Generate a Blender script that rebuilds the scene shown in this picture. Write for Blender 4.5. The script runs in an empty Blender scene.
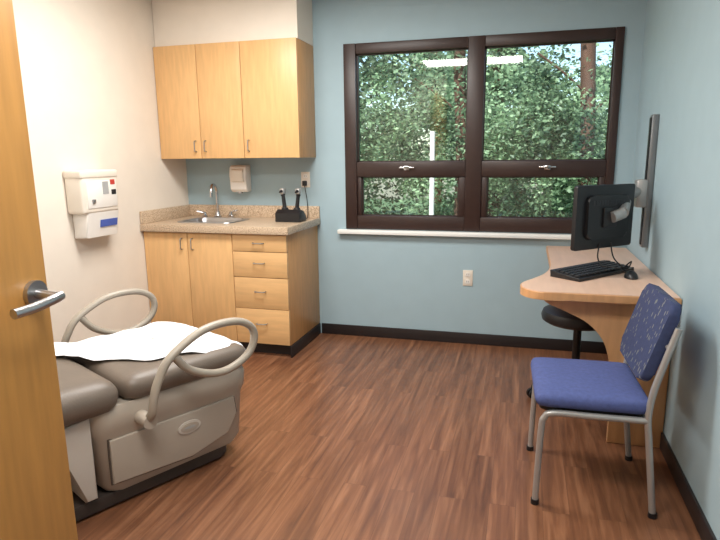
import bpy, bmesh, math, random
from mathutils import Vector, Matrix
random.seed(4)
S=bpy.context.scene
S.view_settings.view_transform='Standard'
COL=S.collection
def lin(c):
    return tuple(((v/255)/12.92 if v/255<=.04045 else ((v/255+.055)/1.055)**2.4) for v in c)+(1,)
# ---------------------------------------------------------------- materials
def mat(name,c,rough=.5,metal=0,spec=.5,var=.04,scale=8,bump=0,bscale=80,stretch=(1,1,1),coat=0,sheen=0):
    m=bpy.data.materials.new(name);m.use_nodes=True;N=m.node_tree.nodes;L=m.node_tree.links
    b=N['Principled BSDF'];b.inputs['Roughness'].default_value=rough;b.inputs['Metallic'].default_value=metal
    b.inputs['Specular IOR Level'].default_value=spec;b.inputs['Coat Weight'].default_value=coat
    tc=N.new('ShaderNodeTexCoord');mp=N.new('ShaderNodeMapping');mp.inputs['Scale'].default_value=stretch
    L.new(tc.outputs['Object'],mp.inputs[0])
    n=N.new('ShaderNodeTexNoise');n.inputs['Scale'].default_value=scale;n.inputs['Detail'].default_value=4
    L.new(mp.outputs[0],n.inputs['Vector'])
    r=N.new('ShaderNodeValToRGB');a=lin(c)
    r.color_ramp.elements[0].position=.3;r.color_ramp.elements[1].position=.7
    r.color_ramp.elements[0].color=tuple(v*(1-var*2) for v in a[:3])+(1,)
    r.color_ramp.elements[1].color=tuple(min(1,v*(1+var*2)) for v in a[:3])+(1,)
    L.new(n.outputs[0],r.inputs[0]);L.new(r.outputs[0],b.inputs['Base Color'])
    if bump:
        n2=N.new('ShaderNodeTexNoise');n2.inputs['Scale'].default_value=bscale;L.new(mp.outputs[0],n2.inputs['Vector'])
        bp=N.new('ShaderNodeBump');bp.inputs['Strength'].default_value=bump;bp.inputs['Distance'].default_value=.004
        L.new(n2.outputs[0],bp.inputs['Height']);L.new(bp.outputs[0],b.inputs['Normal'])
    return m
M={}
M['white_wall']=mat('warm_white_paint',(229,219,206),.7,var=.01,bump=.1,bscale=200)
M['blue_wall']=mat('blue_grey_paint',(161,185,195),.65,var=.01,bump=.1,bscale=200)
M['ceil']=mat('ceiling_tile',(238,238,236),.9,var=.02,bump=.3,bscale=150)
M['maple']=mat('maple_laminate',(218,174,120),.38,var=.04,scale=5,stretch=(9,9,1))
M['maple_h']=mat('maple_drawer_laminate',(218,175,122),.38,var=.04,scale=5,stretch=(1,9,9))
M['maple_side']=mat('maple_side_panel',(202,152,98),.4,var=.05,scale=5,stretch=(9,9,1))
M['desk_wood']=mat('desk_maple',(206,157,110),.4,var=.05,scale=4,stretch=(8,8,1))
M['desk_top']=mat('desk_laminate_top',(214,180,158),.35,var=.03,scale=4,stretch=(8,1,1))
M['door']=mat('door_veneer',(198,144,78),.4,var=.05,scale=4,stretch=(10,10,1))
M['black']=mat('black_vinyl',(38,32,32),.45,var=.03)
M['plastic_k']=mat('black_plastic',(24,24,27),.4,var=.03)
M['keys']=mat('dark_keys',(42,42,46),.5,var=.03)
M['screen']=mat('screen_glass',(8,9,11),.12,var=.01)
M['frame']=mat('window_bronze',(52,35,31),.4,var=.05,scale=20)
M['sill']=mat('white_sill',(236,238,236),.4,var=.01)
M['chrome']=mat('chrome',(205,205,208),.18,metal=1,var=.02)
M['steel']=mat('brushed_steel',(180,180,182),.32,metal=1,var=.03)
M['silver']=mat('silver_paint',(172,170,168),.35,metal=.5,var=.02)
M['track']=mat('track_aluminium',(128,130,132),.35,metal=.6,var=.02)
M['wplastic']=mat('white_plastic',(232,228,222),.35,var=.01)
M['cplastic']=mat('cream_plastic',(228,219,206),.4,var=.015)
M['redl']=mat('red_label',(190,60,50),.5);M['bluel']=mat('blue_label',(70,95,175),.5)
M['greyl']=mat('grey_label',(165,165,165),.5)
M['shell']=mat('taupe_shell',(172,161,148),.45,var=.02,scale=4)
M['shell_l']=mat('light_shell',(200,193,184),.4,var=.02)
M['seam']=mat('dark_seam',(84,74,66),.6)
M['vinyl']=mat('taupe_upholstery',(108,97,87),.45,var=.04,bump=.15,bscale=150)
M['paper']=mat('exam_paper',(238,241,247),.75,var=.01)
M['rail']=mat('rail_plastic',(160,151,138),.4,var=.02)
M['dark']=mat('dark_base',(58,50,46),.5)
M['fabric']=mat('blue_fabric',(74,86,138),.85,var=.06,scale=60,bump=.4,bscale=300)
def granite():
    m=mat('speckled_counter',(205,180,150),.3,var=.02);N=m.node_tree.nodes;L=m.node_tree.links;b=N['Principled BSDF']
    v=N.new('ShaderNodeTexNoise');v.inputs['Scale'].default_value=150;v.inputs['Detail'].default_value=6
    r=N.new('ShaderNodeValToRGB');E=r.color_ramp.elements
    E[0].position=.36;E[0].color=lin((146,122,102));E[1].position=.62;E[1].color=lin((214,194,168))
    e=E.new(.48);e.color=lin((190,166,140))
    tc=N.new('ShaderNodeTexCoord');L.new(tc.outputs['Object'],v.inputs['Vector']);L.new(v.outputs[0],r.inputs[0]);L.new(r.outputs[0],b.inputs['Base Color']);return m
M['granite']=granite()
def pattern():
    m=mat('patterned_back_fabric',(52,62,98),.85,var=.05,scale=60,bump=.3,bscale=300);N=m.node_tree.nodes;L=m.node_tree.links;b=N['Principled BSDF']
    tc=N.new('ShaderNodeTexCoord');mp=N.new('ShaderNodeMapping');mp.inputs['Scale'].default_value=(1,60,26);mp.inputs['Rotation'].default_value=(.45,0,0)
    L.new(tc.outputs['Object'],mp.inputs[0]);v=N.new('ShaderNodeTexVoronoi');v.inputs['Scale'].default_value=1;v.inputs['Randomness'].default_value=.8
    L.new(mp.outputs[0],v.inputs['Vector']);lt=N.new('ShaderNodeMath');lt.operation='LESS_THAN';lt.inputs[1].default_value=.28
    L.new(v.outputs['Distance'],lt.inputs[0]);mx=N.new('ShaderNodeMixRGB');L.new(lt.outputs[0],mx.inputs[0])
    src=b.inputs['Base Color'].links[0].from_socket;L.new(src,mx.inputs[1]);mx.inputs[2].default_value=lin((118,122,120));L.new(mx.outputs[0],b.inputs['Base Color']);return m
M['pattern']=pattern()
def floor_mat():
    m=bpy.data.materials.new('wood_plank_vinyl');m.use_nodes=True;N=m.node_tree.nodes;L=m.node_tree.links;b=N['Principled BSDF']
    tc=N.new('ShaderNodeTexCoord');mp=N.new('ShaderNodeMapping');mp.inputs['Rotation'].default_value=(0,0,math.pi/2);L.new(tc.outputs['Object'],mp.inputs[0])
    br=N.new('ShaderNodeTexBrick');br.inputs['Scale'].default_value=1;br.inputs['Brick Width'].default_value=1.0;br.inputs['Row Height'].default_value=.1
    br.inputs['Mortar Size'].default_value=.0008;br.inputs['Color1'].default_value=(0,0,0,1);br.inputs['Color2'].default_value=(1,1,1,1);br.inputs['Mortar'].default_value=(0,0,0,1);br.offset=.37
    L.new(mp.outputs[0],br.inputs['Vector'])
    mp2=N.new('ShaderNodeMapping');mp2.inputs['Scale'].default_value=(22,1.3,1);L.new(tc.outputs['Object'],mp2.inputs[0])
    ad=N.new('ShaderNodeVectorMath');ad.operation='ADD';sc=N.new('ShaderNodeVectorMath');sc.operation='SCALE';sc.inputs['Scale'].default_value=9
    L.new(br.outputs['Color'],sc.inputs[0]);L.new(mp2.outputs[0],ad.inputs[0]);L.new(sc.outputs[0],ad.inputs[1])
    n=N.new('ShaderNodeTexNoise');n.inputs['Scale'].default_value=1.5;n.inputs['Detail'].default_value=6;n.inputs['Roughness'].default_value=.55;n.inputs['Distortion'].default_value=.6
    L.new(ad.outputs[0],n.inputs['Vector'])
    r=N.new('ShaderNodeValToRGB');E=r.color_ramp.elements;E[0].position=.26;E[0].color=lin((88,56,40));E[1].position=.76;E[1].color=lin((154,109,80))
    e=E.new(.5);e.color=lin((121,80,56));L.new(n.outputs[0],r.inputs[0])
    hv=N.new('ShaderNodeHueSaturation');ma=N.new('ShaderNodeMapRange');ma.inputs['To Min'].default_value=.88;ma.inputs['To Max'].default_value=1.1
    L.new(br.outputs['Color'],ma.inputs[0]);L.new(ma.outputs[0],hv.inputs['Value']);L.new(r.outputs[0],hv.inputs['Color'])
    mx=N.new('ShaderNodeMixRGB');mx.inputs[2].default_value=lin((74,46,32));mm=N.new('ShaderNodeMath');mm.operation='MULTIPLY';mm.inputs[1].default_value=.4
    L.new(br.outputs['Fac'],mm.inputs[0]);L.new(mm.outputs[0],mx.inputs[0]);L.new(hv.outputs[0],mx.inputs[1]);L.new(mx.outputs[0],b.inputs['Base Color'])
    b.inputs['Roughness'].default_value=.33;b.inputs['Specular IOR Level'].default_value=.5
    return m
M['floor']=floor_mat()
def glass():
    m=bpy.data.materials.new('window_glass');m.use_nodes=True;N=m.node_tree.nodes;L=m.node_tree.links;N.remove(N['Principled BSDF'])
    t=N.new('ShaderNodeBsdfTransparent');t.inputs[0].default_value=(.9,.94,.92,1);g=N.new('ShaderNodeBsdfGlossy');g.inputs['Roughness'].default_value=.02
    x=N.new('ShaderNodeMixShader');x.inputs[0].default_value=.05;L.new(t.outputs[0],x.inputs[1]);L.new(g.outputs[0],x.inputs[2]);L.new(x.outputs[0],N['Material Output'].inputs[0]);return m
M['glass']=glass()
def leafmat():
    m=bpy.data.materials.new('leaves');m.use_nodes=True;N=m.node_tree.nodes;L=m.node_tree.links;b=N['Principled BSDF']
    g=N.new('ShaderNodeTexNoise');g.inputs['Scale'].default_value=1.3;g.inputs['Detail'].default_value=3;tc=N.new('ShaderNodeTexCoord');L.new(tc.outputs['Object'],g.inputs['Vector'])
    r=N.new('ShaderNodeValToRGB');r.color_ramp.elements[0].position=.40;r.color_ramp.elements[1].position=.64;r.color_ramp.elements[0].color=lin((58,84,62));r.color_ramp.elements[1].color=lin((172,200,158))
    L.new(g.outputs[0],r.inputs[0]);L.new(r.outputs[0],b.inputs['Base Color']);b.inputs['Roughness'].default_value=.5
    t=N.new('ShaderNodeBsdfTranslucent');L.new(r.outputs[0],t.inputs[0]);x=N.new('ShaderNodeMixShader');x.inputs[0].default_value=.45
    L.new(b.outputs[0],x.inputs[1]);L.new(t.outputs[0],x.inputs[2]);L.new(x.outputs[0],N['Material Output'].inputs[0]);return m
M['leaf']=leafmat()
M['bark']=mat('bark',(84,58,46),.9,var=.15,scale=6,stretch=(3,3,.5))
M['grass']=mat('lawn',(80,104,66),.95,var=.15,scale=4)
# ---------------------------------------------------------------- helpers
def empty(name,loc=(0,0,0),rz=0):
    o=bpy.data.objects.new(name,None);o.location=loc;o.rotation_euler=(0,0,rz);o.empty_display_size=.1;COL.objects.link(o);return o
def fin(name,bm,m,parent=None,smooth=True,ang=35):
    bmesh.ops.recalc_face_normals(bm,faces=bm.faces[:])
    me=bpy.data.meshes.new(name);bm.to_mesh(me);bm.free()
    if smooth:
        for p in me.polygons:p.use_smooth=True
        try: me.set_sharp_from_angle(angle=math.radians(ang))
        except Exception: pass
    o=bpy.data.objects.new(name,me);COL.objects.link(o)
    for k in (m if isinstance(m,(list,tuple)) else [m]): me.materials.append(M[k])
    if parent:o.parent=parent
    return o
def addbox(bm,lo,hi,bev=0,seg=2):
    r=bmesh.ops.create_cube(bm,size=1);vs=r['verts']
    for v in vs:
        v.co=Vector([(lo[i]+hi[i])/2+v.co[i]*(hi[i]-lo[i]) for i in range(3)])
    if bev:
        es=list({e for v in vs for e in v.link_edges});bmesh.ops.bevel(bm,geom=es,offset=bev,segments=seg,profile=.5,affect='EDGES')
def box(name,lo,hi,m,parent=None,bev=0,seg=2):
    bm=bmesh.new();addbox(bm,lo,hi,bev,seg);return fin(name,bm,m,parent)
def boxes(name,L,m,parent=None,bev=0):
    bm=bmesh.new()
    for lo,hi in L:addbox(bm,lo,hi,bev)
    return fin(name,bm,m,parent)
def addcyl(bm,p,q,r,r2=None,n=20):
    p,q=Vector(p),Vector(q);d=q-p;r2=r if r2 is None else r2
    mt=Matrix.Translation((p+q)/2)@d.to_track_quat('Z','Y').to_matrix().to_4x4()
    bmesh.ops.create_cone(bm,cap_ends=True,segments=n,radius1=r,radius2=r2,depth=d.length,matrix=mt)
def cyl(name,p,q,r,m,parent=None,r2=None,n=20):
    bm=bmesh.new();addcyl(bm,p,q,r,r2,n);return fin(name,bm,m,parent)
def cr(pts,k=6,closed=False):
    P=[Vector(p) for p in pts];n=len(P);out=[]
    for i in range(n if closed else n-1):
        if closed:a,b,c,d=P[(i-1)%n],P[i],P[(i+1)%n],P[(i+2)%n]
        else:a,b,c,d=P[max(i-1,0)],P[i],P[i+1],P[min(i+2,n-1)]
        for j in range(k):
            t=j/k;out.append(.5*((2*b)+(c-a)*t+(2*a-5*b+4*c-d)*t*t+(3*b-a-3*c+d)*t**3))
    if not closed:out.append(P[-1])
    return out
def addtube(bm,pts,r,n=12,flat=1.0,closed=False):
    rings=[];N=len(pts);up=None
    for i,p in enumerate(pts):
        t=(pts[min(i+1,N-1)]-pts[max(i-1,0)]).normalized() if not closed else (pts[(i+1)%N]-pts[i-1]).normalized()
        if up is None:
            up=Vector((0,0,1)) if abs(t.z)<.9 else Vector((1,0,0))
        s=t.cross(up).normalized();up=s.cross(t).normalized()
        rings.append([bm.verts.new(p+r*(math.cos(a)*s*flat+math.sin(a)*up)) for a in [2*math.pi*k/n for k in range(n)]])
    for i in range(N if closed else N-1):
        A,B=rings[i],rings[(i+1)%N]
        for k in range(n):bm.faces.new((A[k],A[(k+1)%n],B[(k+1)%n],B[k]))
    if not closed:bm.faces.new(rings[0]);bm.faces.new(rings[-1])
def tube(name,pts,r,m,parent=None,k=6,n=12,flat=1.0,smooth=True,closed=False):
    bm=bmesh.new();addtube(bm,cr(pts,k,closed) if smooth else [Vector(p) for p in pts],r,n,flat,closed);return fin(name,bm,m,parent)
def addprism(bm,poly,ax,a,b,bev=0):
    def P(u,v,w):
        c=[0,0,0];o=[i for i in range(3) if i!=ax];c[o[0]],c[o[1]],c[ax]=u,v,w;return c
    A=[bm.verts.new(P(u,v,a)) for u,v in poly];B=[bm.verts.new(P(u,v,b)) for u,v in poly]
    f1=bm.faces.new(A);f2=bm.faces.new(B);n=len(poly)
    for i in range(n):bm.faces.new((A[i],A[(i+1)%n],B[(i+1)%n],B[i]))
    if bev:
        es=list(set(f1.edges)|set(f2.edges));bmesh.ops.bevel(bm,geom=es,offset=bev,segments=3,profile=.5,affect='EDGES')
def prism(name,poly,ax,a,b,m,parent=None,bev=0):
    bm=bmesh.new();addprism(bm,poly,ax,a,b,bev);return fin(name,bm,m,parent)
def rrect(x0,y0,x1,y1,r,n=6):
    o=[]
    for cx,cy,s in ((x1-r,y1-r,0),(x0+r,y1-r,90),(x0+r,y0+r,180),(x1-r,y0+r,270)):
        for i in range(n+1):
            a=math.radians(s+90*i/n);o.append((cx+r*math.cos(a),cy+r*math.sin(a)))
    return o
def lathe(name,prof,m,parent=None,loc=(0,0,0),n=28):
    bm=bmesh.new();R=[]
    for r,z in prof:
        R.append([bm.verts.new((loc[0]+r*math.cos(2*math.pi*k/n),loc[1]+r*math.sin(2*math.pi*k/n),loc[2]+z)) for k in range(n)] if r>1e-5 else [bm.verts.new((loc[0],loc[1],loc[2]+z))])
    for A,B in zip(R,R[1:]):
        for k in range(n):
            a=[A[k%len(A)],A[(k+1)%len(A)],B[(k+1)%len(B)],B[k%len(B)]];u=[]
            for v in a:
                if v not in u:u.append(v)
            if len(u)>2:bm.faces.new(u)
    return fin(name,bm,m,parent)
# ---------------------------------------------------------------- room
XR=3.25;H=2.5;YB=-5.2
WL,WR,WB,WT=1.312,3.137,.826,2.12
box('floor',(-.15,YB-.15,-.1),(XR+.15,.25,0),'floor')
box('ceiling',(-.15,YB-.15,H),(XR+.15,.25,H+.1),'ceil')
boxes('wall_back',[((-.15,0,0),(WL+.01,.2,H)),((WR-.01,0,0),(XR+.15,.2,H)),((WL+.01,0,0),(WR-.01,.2,WB+.01)),((WL+.01,0,WT-.01),(WR-.01,.2,H))],'blue_wall')
box('wall_left',(-.15,YB,0),(0,0,H),'white_wall')
box('wall_right',(XR,YB,0),(XR+.15,0,H),'blue_wall')
box('wall_front',(0,YB-.15,0),(XR,YB,H),'white_wall')
box('wall_entry',(0,-4.09,0),(1.5,-3.97,H),'white_wall')
def bb(name,lo,hi):box(name,lo,hi,'black',bev=.003)
bb('baseboard_back',(1.1,-.012,0),(XR,0,.082));bb('baseboard_right',(XR-.012,YB,0),(XR,-.012,.082))
bb('baseboard_left',(0,-3.97,0),(.012,-.64,.082));bb('baseboard_front',(0,YB,0),(XR-.012,YB+.012,.082))
bb('baseboard_entry',(.012,-3.97,0),(1.42,-3.958,.082))
for i,(x,y) in enumerate(((1.3,-1.5),(1.9,-3.3))):
    e=empty('ceiling_light',(x,y,0))
    boxes('housing',[((-.62,-.32,H-.03),(.62,-.3,H)),((-.62,.3,H-.03),(.62,.32,H)),((-.62,-.3,H-.03),(-.6,.3,H)),((.6,-.3,H-.03),(.62,.3,H))],'wplastic',e)
    l=bpy.data.lights.new('troffer','AREA');l.shape='RECTANGLE';l.size=1.18;l.size_y=.58;l.energy=(64,50)[i];l.color=(1,.97,.92)
    lo=bpy.data.objects.new('troffer_lamp',l);lo.location=(0,0,H-.02);lo.parent=e;COL.objects.link(lo)
# ---------------------------------------------------------------- window
w=empty('window_1')
F=[((WL,-.015,WB),(1.40,.09,WT)),((3.085,-.015,WB),(WR,.09,WT)),((2.18,-.012,WB),(2.29,.09,WT)),
   ((1.40,-.01,1.205),(2.18,.09,1.31)),((2.29,-.01,1.205),(3.085,.09,1.31)),((1.40,-.01,WB),(2.18,.09,.925)),((2.29,-.01,WB),(3.085,.09,.925)),
   ((1.40,-.01,2.05),(2.18,.09,WT)),((2.29,-.01,2.05),(3.085,.09,WT)),
   ((1.40,.0,.925),(1.43,.08,1.205)),((2.135,.0,.925),(2.18,.08,1.205)),((2.29,.0,.925),(2.33,.08,1.205)),((3.05,.0,.925),(3.085,.08,1.205))]
boxes('frame',F,'frame',w,bev=.004)
bd=[]
for x0,x1,z0,z1 in ((1.40,2.18,1.31,2.05),(2.29,3.085,1.31,2.05),(1.43,2.135,.925,1.205),(2.33,3.05,.925,1.205)):
    t=.008
    bd+=[((x0,.02,z0),(x1,.03,z0+t)),((x0,.02,z1-t),(x1,.03,z1)),((x0,.02,z0),(x0+t,.03,z1)),((x1-t,.02,z0),(x1,.03,z1))]
    box('glass_pane',(x0,.045,z0),(x1,.049,z1),'glass',w)
boxes('glazing_bead',bd,'frame',w)
for x in (1.77,2.72):
    boxes('sash_latch',[((x-.055,-.03,1.262),(x+.055,-.01,1.274)),((x-.02,-.03,1.25),(x+.02,-.008,1.28))],'chrome',w,bev=.003)
box('window_sill',(1.255,-.05,.79),(3.20,0,.822),'sill',w,bev=.006)
# ---------------------------------------------------------------- upper cabinet
def pull(bm,x,y,z,horiz,l=.075):
    h=l/2
    if horiz: P=[(x-h,y,z),(x-h,y-.026,z),(x+h,y-.026,z),(x+h,y,z)]
    else: P=[(x,y,z-h),(x,y-.026,z-h),(x,y-.026,z+h),(x,y,z+h)]
    P=[Vector(p) for p in P]
    Q=[P[0],P[0].lerp(P[1],.7),P[1].lerp(P[2],.1),P[1].lerp(P[2],.9),P[3].lerp(P[2],.7),P[3]]
    addtube(bm,Q,.0042,8)
u=empty('wall_cabinet')
zu,xu=1.346,1.087;zt=2.12
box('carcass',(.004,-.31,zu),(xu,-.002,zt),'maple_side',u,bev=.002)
for i,(a,b) in enumerate(((.006,.338),(.342,.673),(.677,xu))):box('door_%d'%(i+1),(a,-.331,zu),(b,-.312,zt),'maple',u,bev=.002)
bm=bmesh.new()
for x in (.30,.378,.715):pull(bm,x,-.331,zu+.085,False)
fin('pulls',bm,'steel',u)
box('crown_filler',(.004,-.30,zt+.001),(xu,-.002,H-.002),'white_wall',u)
# ---------------------------------------------------------------- base cabinet
b=empty('base_cabinet');xb=1.085
boxes('toe_kick',[((.014,-.54,0),(xb-.005,-.004,.09))],'black',b)
box('baseboard_wrap',(xb-.004,-.60,0),(xb+.008,-.013,.082),'black',b,bev=.003)
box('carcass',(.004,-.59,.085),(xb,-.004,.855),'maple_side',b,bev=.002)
for i,(x0,x1) in enumerate(((.006,.348),(.352,.688))):box('door_%d'%(i+1),(x0,-.611,.09),(x1,-.591,.845),'maple',b,bev=.002)
for i,(z0,z1) in enumerate(((.09,.335),(.339,.552),(.556,.728),(.732,.845))):box('drawer_%d'%(i+1),(.692,-.611,z0),(xb,-.591,z1),'maple_h',b,bev=.002)
bm=bmesh.new()
for z in (.235,.46,.655,.79):pull(bm,.885,-.611,z,True)
for x in (.31,.392):pull(bm,x,-.611,.77,False)
fin('pulls',bm,'steel',b)
xc=1.103
bm=bmesh.new()
sx0,sx1,sy0,sy1=.19,.60,-.47,-.15
for lo,hi in (((.003,-.635,.856),(sx0,-.003,.9)),((sx1,-.635,.856),(xc,-.003,.9)),((sx0,-.635,.856),(sx1,sy0,.9)),((sx0,sy1,.856),(sx1,-.003,.9))):addbox(bm,lo,hi)
fin('countertop',bm,'granite',b)
box('counter_front_edge',(.003,-.640,.852),(xc+.004,-.634,.902),'granite',b,bev=.002)
box('counter_end_edge',(xc-.001,-.637,.852),(xc+.006,-.003,.902),'granite',b,bev=.002)
box('backsplash',(.003,-.022,.9),(xc+.004,-.003,.99),'granite',b,bev=.003)
box('side_splash',(.003,-.635,.9),(.022,-.022,.99),'granite',b,bev=.003)
bm=bmesh.new()
def ring(x0,y0,x1,y1,r,z):return [bm.verts.new((x,y,z)) for x,y in rrect(x0,y0,x1,y1,r)]
R=[ring(sx0-.02,sy0-.02,sx1+.02,sy1+.02,.07,.901),ring(sx0-.018,sy0-.018,sx1+.018,sy1+.018,.068,.905),ring(sx0+.012,sy0+.012,sx1-.012,sy1-.012,.06,.905),ring(sx0+.02,sy0+.02,sx1-.02,sy1-.02,.06,.89),ring(sx0+.03,sy0+.03,sx1-.03,sy1-.03,.06,.76),ring(sx0+.15,sy0+.12,sx1-.15,sy1-.12,.03,.752)]
for A,B in zip(R,R[1:]):
    for k in range(len(A)):bm.faces.new((A[k],A[(k+1)%len(A)],B[(k+1)%len(A)],B[k]))
bm.faces.new(R[-1]);fin('sink_basin',bm,'steel',b)
f=empty('faucet',(.30,-.085,.901),math.radians(20))
lathe('base',[(0,0),(.03,0),(.03,.008),(.02,.02),(.017,.045),(0,.045)],'chrome',f)
tube('gooseneck',[(0,0,.03),(0,0,.12),(0,0,.20),(-.008,-.03,.245),(-.02,-.07,.245),(-.024,-.098,.205),(-.025,-.102,.16)],.011,'chrome',f,k=8)
for sx in (-1,1):
    lathe('valve',[(0,0),(.024,0),(.024,.006),(.016,.015),(.014,.04),(0,.045)],'chrome',f,loc=(sx*.1,0,0))
    tube('lever',[(sx*.1,0,.036),(sx*.12,-.01,.044),(sx*.155,-.02,.052)],.006,'chrome',f,k=4,n=8)
s=empty('soap_dispenser',(.49,0,1.195))
prism('body',[(-.002,-.1),(-.075,-.1),(-.095,-.08),(-.10,.03),(-.095,.085),(-.075,.10),(-.002,.10)],0,-.068,.068,'wplastic',s,bev=.012)
prism('push_cover',[(-.09,-.03),(-.112,-.02),(-.113,.06),(-.09,.08)],0,-.05,.05,'cplastic',s,bev=.006)
box('nozzle',(-.015,-.08,-.112),(.015,-.045,-.095),'greyl',s,bev=.004)
d=empty('otoscope_charger',(.98,-.26,.902))
prism('stand_base',[(-.07,0),(.06,0),(.06,.03),(.02,.07),(-.03,.085),(-.07,.06)],0,-.095,.095,'plastic_k',d,bev=.008)
for sx,a in ((-.045,-.012),(.045,.012)):
    lathe('handle_well',[(0,.06),(.026,.06),(.028,.075),(.023,.095),(0,.095)],'plastic_k',d,loc=(sx,.0,0))
    bm=bmesh.new();addcyl(bm,(sx,0,.08),(sx+a,.004,.18),.015,.013);addcyl(bm,(sx+a,.004,.18),(sx+a*1.2,.004,.19),.016);fin('handle',bm,'plastic_k',d)
    bm=bmesh.new();addbox(bm,(sx+a*1.2-.017,-.02,.19),(sx+a*1.2+.017,.026,.232),.009,3);fin('head',bm,'silver',d)
    bm=bmesh.new();addcyl(bm,(sx+a*1.2,-.02,.212),(sx+a*1.2,-.055,.206),.011,.004);fin('speculum',bm,'plastic_k',d)
def outlet(name,x,z,y=0):
    o=empty(name,(x,y,z));box('cover_plate',(-.035,-.006,-.057),(.035,0,.057),'cplastic',o,bev=.002)
    for dz in (-.026,.026):
        prism('receptacle',rrect(-.017,dz-.014,.017,dz+.014,.008,4),1,-.009,-.005,'wplastic',o)
        boxes('slots',[((-.008,-.0095,dz-.005),(-.006,-.0085,dz+.007)),((.006,-.0095,dz-.005),(.008,-.0085,dz+.007))],'plastic_k',o)
    return o
outlet('power_outlet',2.215,.49)
o=outlet('power_outlet',1.0,1.185);box('plug',(-.014,-.045,-.045),(.014,-.009,-.008),'plastic_k',o,bev=.004)
tube('plugged_cord',[(0,-.03,-.044),(.01,-.035,-.09),(.02,-.032,-.17),(.022,-.036,-.24),(.03,-.07,-.278),(.035,-.13,-.279),(.03,-.19,-.27)],.003,'plastic_k',o,n=8)
# ---------------------------------------------------------------- sharps / glove box on left wall
g=empty('sharps_container_cabinet',(0,-1.06,0))
box('upper_cabinet',(.002,-.235,1.03),(.125,.075,1.275),'cplastic',g,bev=.018,seg=4)
box('lid_rim',(.002,-.24,1.235),(.13,.08,1.285),'cplastic',g,bev=.012,seg=3)
box('front_door_panel',(.12,-.20,1.06),(.13,.055,1.22),'wplastic',g,bev=.005)
prism('lower_bin',[(.002,.88),(.095,.885),(.12,1.035),(.002,1.035)],1,-.20,.075,'wplastic',g,bev=.014)
box('red_sticker',(.1295,.0,1.195),(.1315,.04,1.225),'redl',g)
box('window_label',(.1295,-.07,1.14),(.1315,-.02,1.215),'greyl',g)
box('small_label',(.1295,.005,1.135),(.1315,.045,1.165),'plastic_k',g)
lb=box('blue_label',(-.0015,-.075,-.022),(.0015,.075,.022),'bluel',g);lb.location=(.112,-.02,.965);lb.rotation_euler=(0,math.radians(9.5),0)
box('lock_knob',(.128,-.17,1.09),(.14,-.145,1.115),'steel',g,bev=.003)
# ---------------------------------------------------------------- desk
k=empty('computer_desk')
edge=[(v.x,v.y) for v in cr([(2.74,-.004,0),(2.74,-.4,0),(2.735,-.78,0),(2.70,-1.0,0),(2.64,-1.15,0),(2.585,-1.27,0),(2.59,-1.38,0),(2.66,-1.45,0),(2.78,-1.45,0)],6)]
poly=edge+[(3.246,-1.45),(3.246,-.004)]
prism('desk_edge_band',poly,2,.703,.738,'desk_wood',k,bev=.004)
cxm,cym=2.99,-.75
prism('desk_laminate',[(cxm+(x-cxm)*.985,cym+(y-cym)*.992) for x,y in poly],2,.7375,.741,'desk_top',k)
br=[(v.x,v.y) for v in cr([(2.68,.703,0),(2.70,.67,0),(2.78,.635,0),(2.89,.58,0),(2.965,.49,0),(3.0,.36,0),(3.01,.2,0),(3.01,.002,0)],5)]
prism('support_panel',br+[(3.246,.002),(3.246,.703)],1,-1.36,-1.328,'desk_wood',k,bev=.002)
box('back_cleat',(2.76,-.03,.62),(3.246,-.002,.703),'desk_wood',k)
box('side_cleat',(3.22,-1.32,.60),(3.248,-.03,.703),'desk_wood',k)
kb=empty('keyboard',(2.94,-.97,.742),math.radians(50))
prism('body',[(-.085,0),(.085,0),(.088,.034),(-.085,.014)],0,-.235,.235,'plastic_k',kb,bev=.003)
bm=bmesh.new()
for r_ in range(5):
    for c_ in range(18):
        x=-.220+c_*.0248;y=-.066+r_*.028;z=.016+.0028*(r_+1)
        addbox(bm,(x,y,z),(x+.020,y+.022,z+.007))
fin('keys',bm,'keys',kb)
ms=empty('computer_mouse',(3.11,-1.04,.742));bm=bmesh.new();bmesh.ops.create_uvsphere(bm,u_segments=20,v_segments=12,radius=1)
for v in bm.verts:v.co=Vector((v.co.x*.032,v.co.y*.055,max(0,v.co.z*.036)))
fin('shell',bm,'plastic_k',ms)
mo=empty('computer_monitor',(2.978,-.95,1.035),math.radians(44))
prism('bezel_shell',rrect(-.212,-.160,.212,.160,.01),1,-.006,.018,'plastic_k',mo,bev=.003)
prism('back_bulge',rrect(-.15,-.11,.15,.11,.03),1,-.028,-.004,'plastic_k',mo,bev=.010)
box('screen',(-.202,.0175,-.148),(.202,.0195,.148),'screen',mo)
boxes('vents',[((-.12+i*.02,-.0295,.06),(-.108+i*.02,-.027,.085)) for i in range(12)],'keys',mo)
box('mount_plate',(-.05,-.04,-.05),(.05,-.026,.05),'plastic_k',mo,bev=.004)
tr=empty('monitor_wall_mount')
boxes('track',[((XR-.035,-.665,.84),(XR-.002,-.60,1.55))],'track',tr,bev=.004)
box('track_groove',(XR-.040,-.65,.855),(XR-.034,-.615,1.535),'plastic_k',tr)
box('carriage',(XR-.085,-.675,1.06),(XR-.03,-.59,1.21),'silver',tr,bev=.01)
A=Vector((XR-.07,-.64,1.15));E=Vector((3.115,-.72,1.13))
bm=bmesh.new();addcyl(bm,A,E,.030);addcyl(bm,E-Vector((0,0,.06)),E+Vector((0,0,.06)),.036);fin('arm_inner',bm,'silver',tr)
bm=bmesh.new();addcyl(bm,E,(3.065,-.95,1.055),.026);addcyl(bm,(3.065,-.95,1.055),(3.010,-.985,1.035),.028);fin('arm_outer',bm,'silver',tr)
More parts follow.
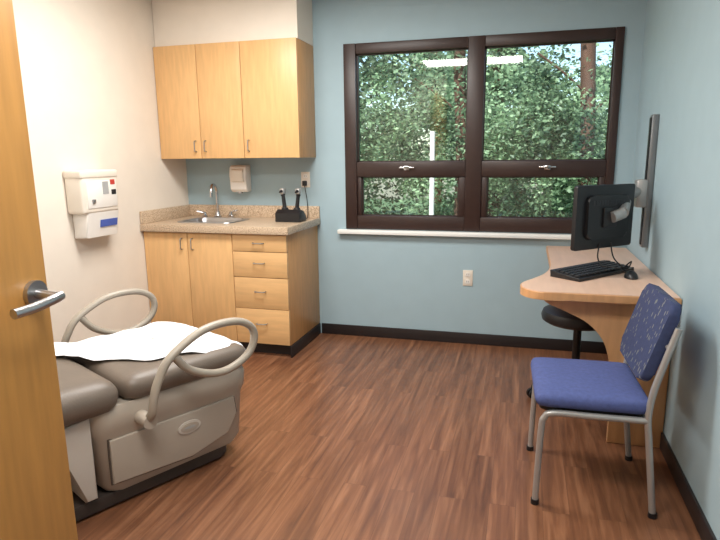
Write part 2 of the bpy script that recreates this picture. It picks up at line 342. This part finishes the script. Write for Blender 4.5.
tube('cable',[(2.96,-.98,.90),(2.955,-.99,.83),(2.98,-1.01,.79),(3.04,-1.04,.79),(3.10,-1.01,.765),(3.11,-.985,.757)],.0035,'plastic_k',tr,n=8)
tube('cable_2',[(3.02,-.93,.90),(3.04,-.93,.82),(3.1,-.95,.77),(3.13,-.9,.80),(3.11,-.85,.76),(3.16,-.8,.75)],.0035,'plastic_k',tr,n=8)
# ---------------------------------------------------------------- stool
st=empty('rolling_stool',(2.90,-.80,0))
lathe('seat',[(0,.43),(.17,.43),(.195,.445),(.2,.47),(.19,.495),(.16,.505),(0,.508)],'plastic_k',st)
cyl('column',(0,0,.11),(0,0,.43),.022,'plastic_k',st)
cyl('hub',(0,0,.075),(0,0,.13),.045,'plastic_k',st)
bm=bmesh.new()
for i in range(5):
    a=math.radians(205+72*i);c,s_=math.cos(a),math.sin(a)
    addcyl(bm,(.02*c,.02*s_,.10),(.25*c,.25*s_,.075),.02,.013,12)
    addcyl(bm,(.25*c,.25*s_,.078),(.25*c,.25*s_,.05),.009,None,10)
    for t in (-1,1):addcyl(bm,(.25*c-s_*.007*t,.25*s_+c*.007*t,.028),(.25*c-s_*.022*t,.25*s_+c*.022*t,.028),.028,None,18)
fin('star_base_casters',bm,'plastic_k',st)
# ---------------------------------------------------------------- side chair (faces -X)
ch=empty('side_chair',(2.855,-1.73,0),math.radians(2))
def cushion(name,lo,hi,m,par,bev,crown=0,cuts=9):
    bm=bmesh.new();addbox(bm,lo,hi)
    bmesh.ops.subdivide_edges(bm,edges=bm.edges[:],cuts=cuts,use_grid_fill=True)
    cx,cy=(lo[0]+hi[0])/2,(lo[1]+hi[1])/2;hx,hy=(hi[0]-lo[0])/2,(hi[1]-lo[1])/2;hz=(hi[2]-lo[2])/2;cz=(hi[2]+lo[2])/2
    bx,by,bz=min(bev,hx*.95),min(bev,hy*.95),min(bev,hz*.95)
    for v in bm.verts:
        u=[(v.co.x-cx)/hx,(v.co.y-cy)/hy,(v.co.z-cz)/hz]
        u=[math.copysign(1-max(0.0,1-abs(t))**1.6,t) for t in u]
        c=Vector((u[0]*hx,u[1]*hy,u[2]*hz))
        inner=Vector((max(-hx+bx,min(hx-bx,c.x)),max(-hy+by,min(hy-by,c.y)),max(-hz+bz,min(hz-bz,c.z))))
        dd=c-inner
        if dd.length>1e-6:
            n=Vector((dd.x/bx,dd.y/by,dd.z/bz)).normalized();dd=Vector((n.x*bx,n.y*by,n.z*bz))
        q=inner+dd
        if crown and q.z>0:q.z+=crown*(1-u[0]**2)*(1-u[1]**2)
        v.co=Vector((cx,cy,cz))+q
    return fin(name,bm,m,par,ang=80)
cushion('seat_cushion',(-.21,-.225,.40),(.205,.225,.462),'fabric',ch,.035,.008)
prism('seat_pan',rrect(-.19,-.20,.19,.20,.04),2,.385,.405,'plastic_k',ch)
bm=bmesh.new();addprism(bm,rrect(-.205,-.155,.205,.155,.045),0,-.02,.02,.012)
bk=fin('backrest',bm,'pattern',ch);bk.location=(.215,0,.67);bk.rotation_euler=(0,math.radians(17),0)
bm=bmesh.new()
for sy in (-1,1):
    y=sy*.218
    addtube(bm,cr([(.262,y,.74),(.232,y,.63),(.20,y,.50),(.19,y,.40),(.20,y,.30),(.235,y,.012)],6),.0125,12)
    addcyl(bm,(.238,y,.66),(.232,sy*.19,.675),.008)
    addtube(bm,cr([(.19,y,.385),(.0,y,.385),(-.14,y,.385),(-.172,y,.365),(-.182,y,.31),(-.19,y,.012)],6),.0125,12)
addtube(bm,[Vector((-.14,-.218,.382)),Vector((-.14,.218,.382))],.011,10)
addtube(bm,[Vector((.18,-.218,.382)),Vector((.18,.218,.382))],.011,10)
fin('tube_frame',bm,'silver',ch)
bm=bmesh.new()
for sy in (-1,1):
    for x in (.236,-.191):addcyl(bm,(x,sy*.218,0),(x,sy*.218,.02),.016)
fin('foot_glides',bm,'plastic_k',ch)
# ---------------------------------------------------------------- exam table
T=empty('exam_table',(1.105,-1.745,0),math.radians(-27))
DY=.055
cushion('seat_cushion',(-.335,-.53,.42),(.335,DY,.528),'vinyl',T,.06,.006,cuts=14)
cushion('back_cushion',(-.345,-1.40,.405),(.345,-.54,.538),'vinyl',T,.07,.014,cuts=14)
bm=bmesh.new()
def rr(x0,y0,x1,y1,r,z):return [bm.verts.new((x,y,z)) for x,y in rrect(x0,y0,x1,y1,r,5)]
R=[rr(-.27,-.60,.27,-.06+DY,.05,.06),rr(-.29,-.63,.29,-.035+DY,.06,.10),rr(-.305,-.65,.305,-.02+DY,.07,.30),rr(-.318,-.66,.318,-.01+DY,.07,.335),rr(-.323,-.665,.323,-.005+DY,.07,.40),rr(-.31,-.655,.31,-.015+DY,.07,.43)]
for A_,B_ in zip(R,R[1:]):
    for q in range(len(A_)):bm.faces.new((A_[q],A_[(q+1)%len(A_)],B_[(q+1)%len(A_)],B_[q]))
bm.faces.new(R[0]);bm.faces.new(R[-1]);fin('seat_shell',bm,'shell',T)
for sx in (-1,1):
    prism('side_cover',[(a,b_) for a,b_ in [(-.60,.12),(-.26,.10),(-.08,.14),(-.03,.22),(-.04,.30),(-.60,.30)]],0,sx*.300,sx*.315,'shell',T,bev=.006)
    prism('cover_seam',[(a,b_) for a,b_ in [(-.605,.115),(-.26,.094),(-.076,.136),(-.023,.22),(-.034,.305),(-.605,.305)]],0,sx*.298,sx*.3045,'seam',T)
    for nm,rx,rz,x0,mm in (('badge',.105,.055,.318,'shell_l'),('badge_inner',.085,.037,.3205,'shell'),('badge_bar',.05,.010,.3225,'greyl')):
        lm=bmesh.new();bmesh.ops.create_cone(lm,cap_ends=True,segments=28,radius1=.5,radius2=.5,depth=1)
        for v in lm.verts:v.co=Vector((sx*x0+v.co.z*.005,-.27+v.co.x*rx,.24+v.co.y*rz))
        fin(nm,lm,mm,T)
prism('floor_base',rrect(-.27,-1.25,.27,-.04,.06),2,.012,.065,'dark',T,bev=.01)
box('lift_column',(-.16,-1.0,.06),(.16,-.62,.40),'dark',T,bev=.02)
box('back_support_frame',(-.25,-1.34,.365),(.25,-.66,.41),'shell',T,bev=.012)
prism('hinge_cover',[(-.80,.39),(-.655,.41),(-.655,.08),(-.70,.08),(-.75,.28)],0,-.295,.295,'shell_l',T,bev=.008)
bm=bmesh.new();nx,ny=30,72;G=[]
for j in range(ny+1):
    row=[];y=-1.36+(1.36+DY-.012)*j/ny
    if y>-.37: xn=.22+.09*min(1,(y+.37)/.3)
    elif y>-.66: xn=.22-(-.37-y)/.29*.34
    else: xn=-.12
    xn+=.008*math.sin(y*31)
    for i in range(nx+1):
        x=-.29+(xn+.29)*i/nx
        t=max(0,min(1,(y+.57)/.06));z=.5585*(1-t)+.5405*t
        z+=.005*math.sin(y*23+x*9)*math.sin(x*17+y*5)+.004*math.sin(y*41+3*math.sin(x*14))*math.sin(x*29)+random.uniform(-.0006,.0006)
        ye=y-DY
        if ye>-.09:z-=((ye+.09)/.09)**2*.03
        if abs(x)>.25:z-=((abs(x)-.25)/.05)**2*.02
        row.append(bm.verts.new((x,y,z)))
    G.append(row)
for j in range(ny):
    for i in range(nx):bm.faces.new((G[j][i],G[j][i+1],G[j+1][i+1],G[j+1][i]))
pp=fin('paper_sheet',bm,'paper',T,ang=180)
sm=pp.modifiers.new('thick','SOLIDIFY');sm.thickness=.0015
for sx in (-1,1):
    x=sx*.42 if sx>0 else -.44
    tube('arm_rail',[(x-sx*.05,-.475,.36),(x-sx*.01,-.472,.40),(x,-.465,.46),(x,-.44,.525),(x,-.385,.60),(x,-.245,.672),(x,-.10,.68),(x,-.015,.645),(x,.008,.585),(x,-.03,.52),(x,-.12,.482),(x,-.21,.485),(x,-.31,.53),(x,-.37,.60)],.018,'rail',T,k=8,n=14,flat=.9)
    cyl('arm_socket',(sx*.30,-.475,.36),(sx*.40,-.475,.36),.028,'shell',T)
# ---------------------------------------------------------------- entry door
dl=Vector((1.46,-3.0,0));dh=Vector((1.50,-3.94,0));ang=math.atan2((dl-dh).y,(dl-dh).x)
D=empty('door_1',dh,ang);Lw=(dl-dh).length
box('door_leaf',(0,-.022,.01),(Lw,.022,2.12),'door',D,bev=.002)
boxes('hinges',[((-.012,-.03,z),(.012,.0,z+.1)) for z in (.2,1.0,1.85)],'steel',D)
for sy in (-1,1):
    bm=bmesh.new();hx=Lw-.045
    addcyl(bm,(hx,sy*.022,1.035),(hx,sy*.034,1.035),.032);addcyl(bm,(hx,sy*.03,1.035),(hx,sy*.085,1.03),.012)
    addtube(bm,cr([(hx+.012,sy*.085,1.03),(hx-.02,sy*.09,1.028),(hx-.07,sy*.085,1.022),(hx-.12,sy*.078,1.02)],4),.0115,12);fin('lever_handle',bm,'steel',D)
box('strike_plate',(Lw-.001,-.012,.96),(Lw+.0015,.012,1.08),'steel',D)
boxes('door_frame_1',[((1.44,-4.11,0),(1.50,-3.955,2.16))],'frame')
# ---------------------------------------------------------------- outside
box('lawn',(-14,.3,-.6),(16,22,-.52),'grass')
def tree(name,x,y,r,h,nleaf,cr_,zc,ls=.05,zmin=.2):
    e=empty(name,(x,y,-.515));bm=bmesh.new()
    addtube(bm,cr([(0,0,0),(.04,0,h*.4),(-.03,.05,h*.75),(.05,0,h)],5),r,12)
    for i in range(6):
        a=random.uniform(0,6.28);z=random.uniform(.45,.9)*h;l=random.uniform(.6,1.2)
        addtube(bm,cr([(0,0,z),(l*.5*math.cos(a),l*.5*math.sin(a)*.6,z+.3),(l*math.cos(a),l*math.sin(a)*.6,z+.55)],4),r*.16,7)
    fin('trunk_branches',bm,'bark',e)
    vs=[];fs=[]
    cl=[(random.gauss(0,cr_*.6),random.gauss(0,cr_*.35),zc+random.gauss(0,cr_*.55)) for _ in range(34)]
    for i in range(nleaf):
        c=random.choice(cl);p=Vector((c[0]+random.gauss(0,.25),c[1]+random.gauss(0,.24),c[2]+random.gauss(0,.22)))
        if p.z<zmin: continue
        if y+p.y<2.7: continue
        d1=Vector((random.gauss(0,1),random.gauss(0,1),random.gauss(0,.6))).normalized();d2=d1.cross(Vector((random.gauss(0,1),random.gauss(0,1),1))).normalized()
        s_=random.uniform(.6,1.4)*ls;n=len(vs)
        vs+=[p-d1*s_,p+d2*s_*.55,p+d1*s_,p-d2*s_*.55];fs.append((n,n+1,n+2,n+3))
    me=bpy.data.meshes.new('leaves');me.from_pydata(vs,[],fs);me.materials.append(M['leaf']);o=bpy.data.objects.new('leaves',me);COL.objects.link(o);o.parent=e
for a in ((1.6,4.9,.09,4.5,11000,1.3,2.2,.036),(3.35,4.7,.10,5,11000,1.3,2.1,.036),(-.8,6,.12,5,12000,1.8,2.2,.045),(1.9,8.5,.14,6,18000,2.3,2.3,.065),(5.0,7.5,.12,5,12000,1.9,2.2,.06),(-4,9.5,.14,6,15000,2.4,2.4,.07),(.2,12,.16,6,16000,3,2.2,.09),(5.5,12.5,.16,6,16000,3,2.2,.09)):tree('tree',*a)
cyl('light_pole',(1.579,2.4,-.52),(1.579,2.4,1.62),.028,'wplastic')
# ---------------------------------------------------------------- world, sun
W=bpy.data.worlds.new('World');S.world=W;W.use_nodes=True;N=W.node_tree.nodes
sky=N.new('ShaderNodeTexSky');sky.sky_type='NISHITA';sky.sun_disc=False;sky.sun_elevation=math.radians(48);sky.sun_rotation=math.radians(200)
W.node_tree.links.new(sky.outputs[0],N['Background'].inputs[0]);N['Background'].inputs[1].default_value=.35
sl=bpy.data.lights.new('sun','SUN');sl.energy=10;sl.angle=.01;sl.color=(1,.97,.92);so=bpy.data.objects.new('sun',sl);so.location=(0,-6,9);COL.objects.link(so)
so.rotation_euler=Vector((.25,.75,-.85)).to_track_quat('-Z','Y').to_euler()
# ---------------------------------------------------------------- camera
y_,p_,r_=.2672,.2008,-.0097
fw=Vector((-math.sin(y_)*math.cos(p_),math.cos(y_)*math.cos(p_),-math.sin(p_)));rt=Vector((math.cos(y_),math.sin(y_),0));up=rt.cross(fw)
r2=rt*math.cos(r_)+up*math.sin(r_);u2=up*math.cos(r_)-rt*math.sin(r_)
cam=bpy.data.cameras.new('camera');co=bpy.data.objects.new('camera',cam);COL.objects.link(co)
mw=Matrix((r2,u2,-fw)).transposed().to_4x4();mw.translation=Vector((2.5803,-4.1111,1.3378));co.matrix_world=mw
cam.sensor_width=36;cam.lens=579.1/720*36;cam.shift_x=-5.5/720;cam.shift_y=6/720;cam.clip_start=.02
S.camera=co
